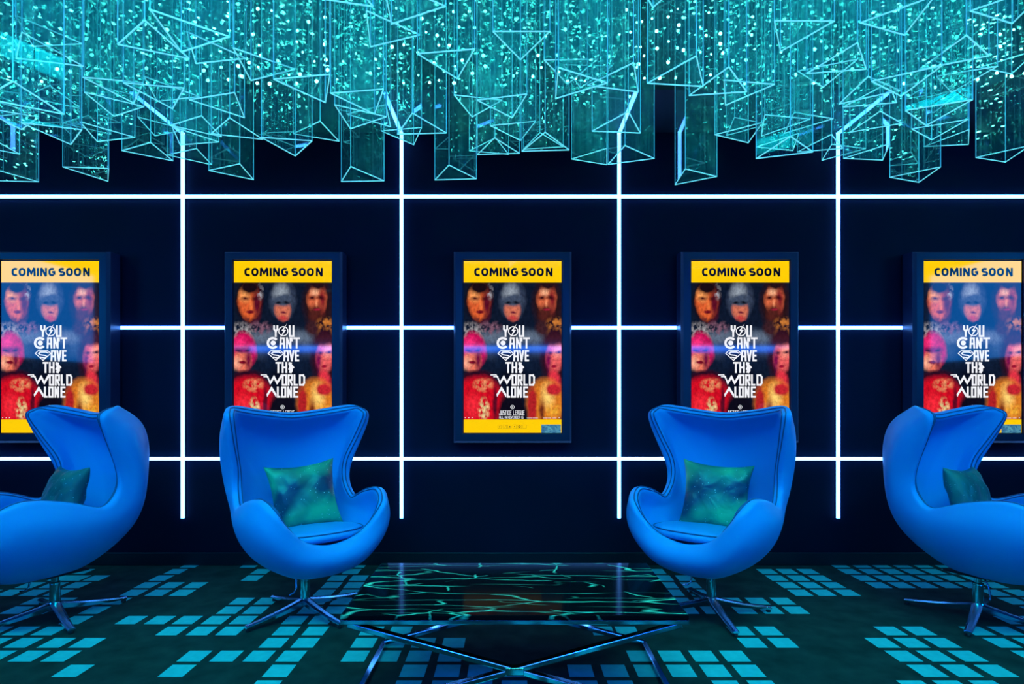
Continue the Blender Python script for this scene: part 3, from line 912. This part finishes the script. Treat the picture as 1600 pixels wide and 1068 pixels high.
def make_box():
    root = empty('poster_lightbox')
    # origin: screen centre column at floor level of the box, wall plane y=0
    W, Hh, D = 0.764, 1.238, 0.12
    zc = 0.0
    fw, fh = W / 2, Hh / 2
    iw, ih = SW / 2 + 0.006, SH / 2 + 0.006
    bm = bmesh.new()
    prof = [(0.0, 0.0), (0.0, -D + 0.022), (0.016, -D), (None, -D), (None, -D + 0.014)]

    def ring(inset_w, inset_h, y):
        return [bm.verts.new((sx * inset_w, y, zc + sz * inset_h)) for sx, sz in ((-1, -1), (1, -1), (1, 1), (-1, 1))]
    rings = [ring(fw, fh, 0), ring(fw, fh, -D + 0.022), ring(fw - 0.014, fh - 0.014, -D), ring(iw, ih, -D), ring(iw, ih, -D + 0.02)]
    for a, b in zip(rings, rings[1:]):
        for i in range(4):
            bm.faces.new((a[i], a[(i + 1) % 4], b[(i + 1) % 4], b[i]))
    bm.faces.new(rings[0][::-1])
    bm.faces.new(rings[-1])
    fr = from_bm('frame', bm, M['frame'], root)
    bevel_obj(fr, 0.0025, 2)
    yy = -D + 0.012
    scr = flat('screen', -iw, iw, -ih, ih, M['gap'], root, th=0.006, y=yy)
    band_z0, foot_z1 = V(206), V(915)
    # picture, bands and lettering are sub-parts of the screen
    flat('picture', -SW / 2, SW / 2, foot_z1, band_z0, M['art'], scr, y=yy - 0.0015)
    flat('header_band', -SW / 2, SW / 2, band_z0, SH / 2, M['yellow'], scr, y=yy - 0.0015)
    flat('footer_band', -SW / 2, SW / 2, -SH / 2, foot_z1, M['yellow'], scr, y=yy - 0.0015)
    from_bm('header_lettering', header_letters(yy - 0.003), M['ink'], scr)
    yl = yy - 0.003
    bm = bmesh.new()
    wl = 0.0113
    # YOU with a round bolt mark for the O
    glyph(bm, 'Y', 318, 344, 428, 488, wl, yl)
    ringpoly(bm, 370, 458, 21, 26, yl)
    poly(bm, [(388, 420), (360, 456), (370, 458), (352, 497), (384, 452), (373, 450)], yl)
    glyph(bm, 'U', 398, 426, 428, 488, wl, yl)
    # CAN'T
    ringpoly(bm, 316, 519, 19, 31, yl, 40, 320)
    ringpoly(bm, 318, 519, 0.1, 13, yl)
    glyph(bm, 'A', 350, 379, 490, 548, wl, yl)
    glyph(bm, 'N', 384, 411, 490, 548, wl, yl)
    glyph(bm, "'", 409, 419, 490, 548, wl * .7, yl)
    glyph(bm, 'T', 421, 455, 490, 548, wl, yl)
    # SAVE
    mm = lambda L_: [(U(a), V(b)) for a, b in L_]
    ribbon(bm, mm([(292, 573), (307, 559), (356, 559), (371, 573), (332, 609)]), 0.0052, yl, closed=True)
    ribbon(bm, mm([(360, 572), (348, 566), (318, 566), (309, 573), (318, 580), (344, 584), (352, 590), (340, 597), (318, 592)]), 0.0072, yl)
    glyph(bm, 'A', 370, 399, 556, 614, wl, yl)
    glyph(bm, 'V', 400, 426, 556, 614, wl, yl)
    glyph(bm, 'E', 429, 451, 556, 614, wl, yl)
    # THE
    glyph(bm, 'T', 330, 358, 617, 674, wl, yl)
    glyph(bm, 'H', 362, 390, 617, 674, wl, yl)
    poly(bm, [(397, 617), (414, 620), (413, 630), (420, 637), (427, 646), (418, 652), (419, 662), (411, 676), (397, 672), (401, 660), (395, 655), (401, 640), (396, 630)], yl)
    # WORLD
    for dv in (0, 9):
        stroke(bm, [(U(257 + dv * 1.6), V(684 + dv)), (U(282 + dv * .9), V(684 + dv)), (U(303), V(722 + dv * .8)), (U(322), V(690 + dv)), (U(338), V(722 + dv * .8)), (U(360), V(684 + dv)), (U(366), V(684 + dv))], 0.0075, yl)
    for ch, a, b in (('O', 362, 388), ('R', 392, 418), ('L', 422, 444), ('D', 450, 481)):
        glyph(bm, ch, a, b, 681, 740, wl, yl)
    # ALONE
    poly(bm, [(310, 742), (336, 785), (333, 800), (322, 782), (310, 764), (297, 782), (288, 798), (284, 785)], yl)
    for ch, a, b in (('L', 337, 355), ('O', 359, 385), ('N', 390, 414), ('E', 421, 446)):
        glyph(bm, ch, a, b, 744, 801, wl, yl)
    from_bm('slogan_lettering', bm, M['white'], scr)
    # film title and date
    bm = bmesh.new()
    us = 298
    for ch in 'JUSTICE LEAGUE':
        if ch == ' ':
            us += 7
            continue
        wd = 4 if ch == 'I' else 9
        glyph(bm, ch, us, us + wd, 867, 891, 0.0027, yl)
        us += wd + 0.9
    us = 298
    for ch in 'ALL IN NOVEMBER 16':
        if ch == ' ':
            us += 4.5
            continue
        wd = 3 if ch in 'I1' else 7
        glyph(bm, ch, us, us + wd, 897, 910, 0.002, yl)
        us += wd + 1.0
    ringpoly(bm, 366, 850, 8.5, 10.5, yl)
    glyph(bm, 'D', 359.5, 365.5, 845, 855, 0.0018, yl)
    glyph(bm, 'C', 367, 372.5, 845, 855, 0.0018, yl)
    for cu in (125, 143, 160, 605):
        ringpoly(bm, cu, 905, 0.1, 2.6, yl, n=8)
    for a, b in ((440, 465), (470, 496), (523, 545), (548, 563), (572, 590)):
        stroke(bm, [(U(a), V(907)), (U(b), V(907))], 0.0022, yl)
    from_bm('title_lettering', bm, M['white'], scr)
    # row of small square icons
    bm = bmesh.new()
    for i, cu in enumerate((301, 327, 351, 377, 402, 428)):
        a, b, c, d = cu - 9, cu + 9, 942, 960
        stroke(bm, [(U(a), V(c)), (U(b), V(c)), (U(b), V(d)), (U(a), V(d)), (U(a), V(c))], 0.0011, yl)
        if i == 0:
            stroke(bm, [(U(cu + 3), V(946)), (U(cu), V(947)), (U(cu), V(957))], 0.002, yl)
            stroke(bm, [(U(cu - 3), V(951)), (U(cu + 3), V(951))], 0.0016, yl)
        elif i == 1:
            stroke(bm, [(U(cu), V(955)), (U(cu + 5), V(945))], 0.0018, yl)
        elif i == 2:
            poly(bm, [(cu - 5, 955), (cu + 5, 955), (cu + 4, 946), (cu - 1, 950)], yl)
        elif i == 3:
            poly(bm, [(cu - 2, 947), (cu + 4, 951), (cu - 2, 955)], yl)
        elif i == 4:
            ringpoly(bm, cu, 951, 3, 6, yl, n=12)
    from_bm('icon_row', bm, M['ink'], scr)
    st = flat('info_sticker', U(514), U(614), V(984), V(940), M['sticker'], scr, y=yl)
    return root


def sticker():
    m = mat('blue patterned sticker', (0.02, 0.08, 0.12, 1), 0.2)
    nt, N, L, b = nodes(m)
    tc = N.new('ShaderNodeTexCoord')
    vo = N.new('ShaderNodeTexVoronoi'); vo.inputs['Scale'].default_value = 6
    mp = N.new('ShaderNodeMapping'); mp.inputs['Scale'].default_value = (2, 1, 1)
    L.new(tc.outputs['UV'], mp.inputs[0]); L.new(mp.outputs[0], vo.inputs['Vector'])
    r = N.new('ShaderNodeValToRGB')
    r.color_ramp.elements[0].color = srgb(20, 60, 110)
    r.color_ramp.elements[1].color = srgb(90, 160, 170)
    L.new(vo.outputs['Color'], r.inputs[0])
    L.new(r.outputs[0], b.inputs['Emission Color'])
    b.inputs['Emission Strength'].default_value = 1
    return m


M['sticker'] = sticker()
pb = make_box()
plabels = ['poster light box at the far left, partly behind the side-turned chair',
           'poster light box behind the left front-facing chair',
           'poster light box in the centre, fully visible above the low table',
           'poster light box behind the right front-facing chair',
           'poster light box at the far right, partly behind the side-turned chair']
for i, x in enumerate((-2.983, -1.480, 0.004, 1.474, 2.975)):
    o = pb if i == 0 else copy_tree(pb)
    o.location = (x, WALL_Y - 0.018, 1.444)
    tag(o, 'navy framed ' + plabels[i], 'poster', 'lit film posters on the wall')
for o in C.objects:
    if o.name.startswith('frame') and o.parent and o.parent.name.startswith('poster_lightbox'):
        pass

# ------------------------------------------------------------------ egg chairs
RIM = [  # rim, then three points of the outer surface on the way to the pole underneath; x >= 0, front is -y
    [(0, -.325, .395), (0, -.350, .345), (0, -.28, .285), (0, -.13, .250)],
    [(.133, -.335, .430), (.140, -.355, .365), (.115, -.28, .295), (.06, -.13, .255)],
    [(.215, -.350, .510), (.228, -.350, .425), (.185, -.26, .322), (.092, -.11, .262)],
    [(.266, -.335, .590), (.292, -.31, .485), (.248, -.21, .36), (.122, -.08, .270)],
    [(.294, -.24, .632), (.328, -.215, .525), (.280, -.13, .385), (.145, -.04, .280)],
    [(.304, -.08, .602), (.332, -.07, .51), (.278, -.02, .39), (.148, .03, .285)],
    [(.298, .07, .556), (.300, .10, .495), (.242, .12, .39), (.130, .09, .300)],
    [(.288, .150, .635), (.284, .200, .55), (.215, .21, .43), (.108, .14, .32)],
    [(.294, .150, .75), (.302, .240, .65), (.205, .27, .49), (.095, .18, .34)],
    [(.330, .085, .90), (.325, .235, .79), (.180, .31, .59), (.076, .218, .37)],
    [(.352, .045, 1.003), (.318, .240, .885), (.150, .33, .63), (.062, .228, .375)],
    [(.345, .066, 1.040), (.288, .266, .915), (.132, .338, .64), (.05, .236, .378)],
    [(.305, .125, 1.056), (.232, .292, .945), (.110, .345, .65), (.040, .242, .38)],
    [(.16, .185, 1.030), (.118, .328, .91), (.052, .352, .65), (.020, .247, .384)],
    [(0, .20, 1.012), (0, .336, .89), (0, .355, .65), (0, .249, .386)],
]
POLE = (0, .06, .262)


def crom(p0, p1, p2, p3, t):
    t2, t3 = t * t, t * t * t
    return 0.5 * ((2 * p1) + (-p0 + p2) * t + (2 * p0 - 5 * p1 + 4 * p2 - p3) * t2 + (-p0 + 3 * p1 - 3 * p2 + p3) * t3)


def egg_shell_points():
    cols = [[Vector(p) for p in c] for c in RIM]
    mir = [[Vector((-p.x, p.y, p.z)) for p in c] for c in cols[1:-1]][::-1]
    loop = cols + mir
    n = len(loop)
    SUB = 5
    dense = []
    for i in range(n):
        for s in range(SUB):
            t = s / SUB
            dense.append([crom(loop[i - 1][k], loop[i][k], loop[(i + 1) % n][k], loop[(i + 2) % n][k], t) for k in range(4)])
    pole = Vector(POLE)
    SV = 6
    grid = []
    for c in dense:
        pts = c + [pole]
        opp = pts[0] + (pts[0] - pts[1]) * 0.6
        ext = [opp] + pts + [pole + (pole - pts[-2]) * 0.5]
        row = []
        for k in range(4):
            for s in range(SV):
                row.append(crom(ext[k], ext[k + 1], ext[k + 2], ext[k + 3], s / SV))
        grid.append(row)
    # relax everything but the rim
    NU, NV = len(grid), len(grid[0])
    for it in range(6):
        new = [r[:] for r in grid]
        for i in range(NU):
            for j in range(1, NV):
                dn = grid[i][j + 1] if j + 1 < NV else pole
                new[i][j] = grid[i][j] * 0.5 + (grid[i - 1][j] + grid[(i + 1) % NU][j] + grid[i][j - 1] + dn) * 0.125
        grid = new
    return grid, pole


def make_chair():
    root = empty('egg_chair')
    grid, pole = egg_shell_points()
    NU, NV = len(grid), len(grid[0])
    # normals (pointing out)
    ctr = Vector((0, -0.02, 0.6))
    nor = [[None] * NV for _ in range(NU)]
    for i in range(NU):
        for j in range(NV):
            du = grid[(i + 1) % NU][j] - grid[i - 1][j]
            dv = (grid[i][j + 1] if j + 1 < NV else pole) - (grid[i][j - 1] if j > 0 else grid[i][j])
            nn = du.cross(dv)
            nn.normalize()
            if nn.dot(grid[i][j] - ctr) < 0 and j > 2:
                nn = -nn
            nor[i][j] = nn
    # make the first rows agree with row 3
    for i in range(NU):
        for j in range(2, -1, -1):
            if nor[i][j].dot(nor[i][j + 1]) < 0:
                nor[i][j] = -nor[i][j]
    T0 = 0.054
    bm = bmesh.new()
    cols = []
    edge_in, edge_out = [], []
    for i in range(NU):
        prof = []
        for j in range(NV - 1, -1, -1):
            prof.append(grid[i][j] + nor[i][j] * T0 * 0.5)
        n0 = nor[i][0]
        tn = (grid[i][0] - grid[i][1]).normalized()
        tn = (tn - n0 * tn.dot(n0)).normalized()
        for k in range(1, 8):
            a = PI * k / 8
            prof.append(grid[i][0] + n0 * math.cos(a) * T0 * 0.5 + tn * math.sin(a) * T0 * 0.42)
        a = math.radians(128)
        edge_in.append(grid[i][0] + n0 * math.cos(a) * T0 * 0.52 + tn * math.sin(a) * T0 * 0.44)
        a = math.radians(88)
        edge_out.append(grid[i][0] + n0 * math.cos(a) * T0 * 0.52 + tn * math.sin(a) * T0 * 0.44)
        for j in range(NV):
            t = T0 * 0.5 + 0.018 * min(1, j / 10)
            prof.append(grid[i][j] - nor[i][j] * t)
        cols.append([bm.verts.new(p) for p in prof])
    K = len(cols[0])
    for i in range(NU):
        a, b = cols[i], cols[(i + 1) % NU]
        for k in range(K - 1):
            bm.faces.new((a[k], a[k + 1], b[k + 1], b[k]))
    po = bm.verts.new(pole + Vector((0, 0, -T0 / 2)))
    pi_ = bm.verts.new(pole + Vector((0, 0, T0 / 2 + 0.018)))
    for i in range(NU):
        bm.faces.new((cols[i][0], cols[(i + 1) % NU][0], po))
        bm.faces.new((cols[i][-1], pi_, cols[(i + 1) % NU][-1]))
    sh = from_bm('shell', bm, M['leather'], root, smooth=True)
    sh.modifiers.new('sub', 'SUBSURF').render_levels = 1
    sh.modifiers['sub'].levels = 1
    for nm, e in (('inner_piping', edge_in), ('outer_piping', edge_out)):
        bm = bmesh.new()
        tube(bm, e, 0.0032, 6, closed=True)
        from_bm(nm, bm, M['piping'], root, smooth=True)
    # seat cushion
    bm = bmesh.new()
    NA = 64
    prof = [(0.0, 0.070), (0.35, 0.069), (0.65, 0.064), (0.85, 0.055), (0.95, 0.045), (1.0, 0.030), (0.985, 0.015), (0.9, 0.004), (0.5, 0.0), (0.0, 0.0)]

    def cush(a, r):
        ca, sa = math.cos(a), math.sin(a)
        e = 2.5
        rr = 1 / ((abs(ca) ** e + abs(sa) ** e) ** (1 / e))
        x = ca * rr * 0.262
        y = sa * rr * 0.245
        if y < 0:
            x *= 1 + 0.10 * y / 0.245
        else:
            x *= 1 - 0.15 * (y / .245) ** 2
        return x * r, y * r
    rings = []
    for r, z in prof[1:-1]:
        ring = []
        for k in range(NA):
            x, y = cush(2 * PI * k / NA, r)
            ring.append(bm.verts.new((x, y, z)))
        rings.append(ring)
    for a, b in zip(rings, rings[1:]):
        for k in range(NA):
            bm.faces.new((a[k], a[(k + 1) % NA], b[(k + 1) % NA], b[k]))
    bm.faces.new(rings[0])
    bm.faces.new(rings[-1][::-1])
    cu = from_bm('seat_cushion', bm, M['leather'], root, smooth=True)
    cu.location = (0, -0.095, 0.402)
    cu.rotation_euler = (math.radians(-6), 0, 0)
    bm = bmesh.new()
    tube(bm, [Vector((*cush(2 * PI * k / NA, 0.962), 0.0445)) for k in range(NA)], 0.003, 6, closed=True)
    from_bm('cushion_piping', bm, M['piping'], cu, smooth=True)
    # swivel column
    bm = bmesh.new()
    lathe(bm, [(0.030, 0.058), (0.030, 0.075), (0.024, 0.085), (0.0225, 0.175), (0.024, 0.178), (0.024, 0.184), (0.0165, 0.187), (0.0165, 0.262)], 28)
    from_bm('column', bm, M['chrome'], root, smooth=False)
    bm = bmesh.new()
    box(bm, -0.085, 0.085, -0.07, 0.12, 0.226, 0.236)
    pl = from_bm('mounting_plate', bm, M['glide'], root)
    bevel_obj(pl, 0.006)
    # tilt lever
    bm = bmesh.new()
    tube(bm, [(-.03, -.02, .225), (-.065, -.06, .222), (-.072, -.075, .20), (-.074, -.082, .165), (-.09, -.09, .15), (-.115, -.10, .146)], 0.0045, 8)
    from_bm('tilt_lever', bm, M['chrome'], root, smooth=True)
    return root


def make_leg(parent, ang):
    bm = bmesh.new()
    L0, L1 = 0.018, 0.315
    secs = []
    n = 9
    for i in range(n):
        t = i / (n - 1)
        r = L0 + (L1 - L0) * t
        zt = 0.083 - 0.052 * t - 0.006 * math.sin(PI * t)
        hgt = 0.034 - 0.020 * t
        wd = 0.024 - 0.007 * t
        secs.append([(r, -wd, zt - 0.006), (r, -wd * .45, zt), (r, wd * .45, zt), (r, wd, zt - 0.006), (r, wd * .8, zt - hgt), (r, -wd * .8, zt - hgt)])
    rot = Matrix.Rotation(ang, 3, 'Z')
    rings = [[bm.verts.new(rot @ Vector(p)) for p in s] for s in secs]
    for a, b in zip(rings, rings[1:]):
        for k in range(6):
            bm.faces.new((a[k], a[(k + 1) % 6], b[(k + 1) % 6], b[k]))
    bm.faces.new(rings[0])
    bm.faces.new(rings[-1])
    lg = from_bm('leg', bm, M['steel'], parent)
    bevel_obj(lg, 0.0015, 2)
    bm = bmesh.new()
    c = rot @ Vector((0.302, 0, 0))
    lathe(bm, [(0.011, 0.001), (0.012, 0.004), (0.012, 0.011), (0.008, 0.020)], 14, (c.x, c.y))
    from_bm('glide', bm, M['glide'], lg, smooth=False)
    return lg


CH = [  # x, y, shell turn, base turn (deg), label
    (-1.071, 3.047, 40, 51, 'blue leather egg chair left of the table, turned slightly towards it', M['satin_green']),
    (1.035, 3.060, -40, 2, 'blue leather egg chair right of the table, turned slightly towards it', None),
    (-2.317, 2.985, -28, 49, 'blue leather egg chair at the far left, turned away from the table', None),
    (2.350, 2.970, 28, 45, 'blue leather egg chair at the far right, turned away from the table', None),
]
proto = make_chair()
CHAIRS = []
for i, (x, y, ra, rb, lab, _) in enumerate(CH):
    c = proto if i == 0 else copy_tree(proto)
    c.location = (x, y, 0)
    c.rotation_euler = (0, 0, math.radians(ra))
    tag(c, lab, 'armchair', 'blue egg chairs along the poster wall')
    CHAIRS.append(c)
for c, (x, y, ra, rb, lab, _) in zip(CHAIRS, CH):
    for k in range(4):
        make_leg(c, math.radians(rb - ra) + k * PI / 2)


# ------------------------------------------------------------------ pillows
def make_pillow(name, m, size=0.36, thick=0.115, seed=1, pull=0.10):
    r = random.Random(seed)
    n = 36
    bm = bmesh.new()
    a = size / 2
    ph = [r.uniform(0, 6.28) for _ in range(6)]

    def P(u, v, s):
        x = u * a * (1 - pull * (1 - v * v) * u * u)
        y = v * a * (1 - pull * (1 - u * u) * v * v)
        e = max(0.0, (1 - u ** 4)) ** 0.55 * max(0.0, (1 - v ** 4)) ** 0.55
        d = (1 - 0.28 * (u * u + v * v) / 2)
        z = s * thick / 2 * e * d
        rad = max(abs(u), abs(v))
        wr = (math.sin(9 * u + 5 * v + ph[0]) * 0.35 + math.sin(7 * v - 8 * u + ph[1]) * 0.35 + math.sin(14 * u * v + ph[2]) * 0.3)
        z += s * wr * 0.007 * e
        ang = math.atan2(v, u)
        z += s * 0.005 * math.sin(ang * 12 + ph[3]) * rad ** 3 * e
        return Vector((x, y, z))
    top = [[bm.verts.new(P(-1 + 2 * i / n, -1 + 2 * j / n, 1)) for j in range(n + 1)] for i in range(n + 1)]
    bot = [[top[i][j] if i in (0, n) or j in (0, n) else bm.verts.new(P(-1 + 2 * i / n, -1 + 2 * j / n, -1)) for j in range(n + 1)] for i in range(n + 1)]
    for i in range(n):
        for j in range(n):
            bm.faces.new((top[i][j], top[i + 1][j], top[i + 1][j + 1], top[i][j + 1]))
            bm.faces.new((bot[i][j], bot[i][j + 1], bot[i + 1][j + 1], bot[i + 1][j]))
    # corners that stick out a little
    o = from_bm(name, bm, m, None, smooth=True)
    o.modifiers.new('sub', 'SUBSURF').render_levels = 1
    return o


def place_pillow(chair, m, label, loc, tilt, turn, roll, size, seed, pull=0.1):
    """loc in chair coordinates; local pillow y is up, +z is its face"""
    o = make_pillow('pillow', m, size, 0.12, seed, pull)
    x, y, ra = chair[0], chair[1], math.radians(chair[2])
    Mw = Matrix.Translation((x, y, 0)) @ Matrix.Rotation(ra, 4, 'Z') @ Matrix.Translation(loc) @ Matrix.Rotation(math.radians(turn), 4, 'Z') @ \
        Matrix.Rotation(math.radians(90 - tilt), 4, 'X') @ Matrix.Rotation(math.radians(roll), 4, 'Z')
    o.matrix_world = Mw
    return tag(o, label, 'pillow', 'satin throw pillows on the egg chairs')


place_pillow(CH[0], M['satin_green'], 'shiny green satin pillow with sparkles leaning in the chair left of the table', (.02, .065, .60), 17, -10, 5, 0.37, 3, 0.15)
place_pillow(CH[1], M['satin_green'], 'shiny green satin pillow with sparkles leaning in the chair right of the table', (.0, .065, .60), 17, 20, -4, 0.37, 5, 0.15)
place_pillow(CH[2], M['satin_teal'], 'dark teal satin pillow in the chair at the far left', (0.02, .02, .59), 19, -6, 3, 0.37, 8, 0.13)
place_pillow(CH[3], M['satin_teal'], 'dark teal satin pillow with sparkles in the chair at the far right', (-.02, .02, .59), 19, 6, -3, 0.37, 11, 0.13)


# ------------------------------------------------------------------ table
def make_table():
    TH = 0.365
    k = (EYE - TH)
    yf, yb = 920 * k / (961 - 620), 920 * k / (879 - 620)
    xh = 273 / 920 * yf
    xc = 4 / 920 * yf
    root = empty('coffee_table', (xc, (yf + yb) / 2, 0))
    dy = (yb - yf) / 2
    bm = bmesh.new()
    box(bm, -xh, xh, -dy, dy, TH - 0.016, TH)
    top = from_bm('tabletop', bm, M['marble'], root)
    bevel_obj(top, 0.003, 2)
    zt = TH - 0.0165
    e = 0.016
    bm = bmesh.new()
    bar(bm, (-xh, -dy + e / 2, zt - e / 2), (xh, -dy + e / 2, zt - e / 2), e, e)
    bar(bm, (-xh, dy - e / 2, zt - e / 2), (xh, dy - e / 2, zt - e / 2), e, e)
    for sx in (-1, 1):
        bar(bm, (sx * (xh - e / 2), -dy + e, zt - e / 2), (sx * (xh - e / 2), dy - e, zt - e / 2), e, e)
    bevel_obj(from_bm('frame', bm, M['chrome'], root), 0.002, 2)
    zh = 0.168
    xe = 0.585
    for sy in (-1, 1):
        y = sy * (dy - 0.022)
        for sx in (-1, 1):
            # crossed bars: top corner, through the hub, to the floor corner on the other side
            bm = bmesh.new()
            bar(bm, (sx * (xh - 0.022), y, zt - e - 0.004), (0, y, zh), 0.030, 0.019, up=(0, 0, 1))
            bevel_obj(from_bm('brace', bm, M['chrome'], root), 0.003, 2)
            bm = bmesh.new()
            bar(bm, (0, y, zh), (-sx * xe, y, 0.012), 0.030, 0.019, up=(0, 0, 1))
            bevel_obj(from_bm('leg', bm, M['chrome'], root), 0.003, 2)
        bm = bmesh.new()
        v = box(bm, -0.034, 0.034, y - 0.018, y + 0.018, zh - 0.017, zh + 0.013)
        bevel_obj(from_bm('hub', bm, M['chrome'], root), 0.006, 3)
    for sx in (-1, 1):
        bm = bmesh.new()
        bar(bm, (sx * xe, -(dy - .01), 0.0105), (sx * xe, dy - .01, 0.0105), 0.022, 0.021)
        bevel_obj(from_bm('floor_rail', bm, M['chrome'], root), 0.002, 2)
    return tag(root, 'low black marble coffee table with chrome crossed legs between the two middle chairs', 'table')


make_table()
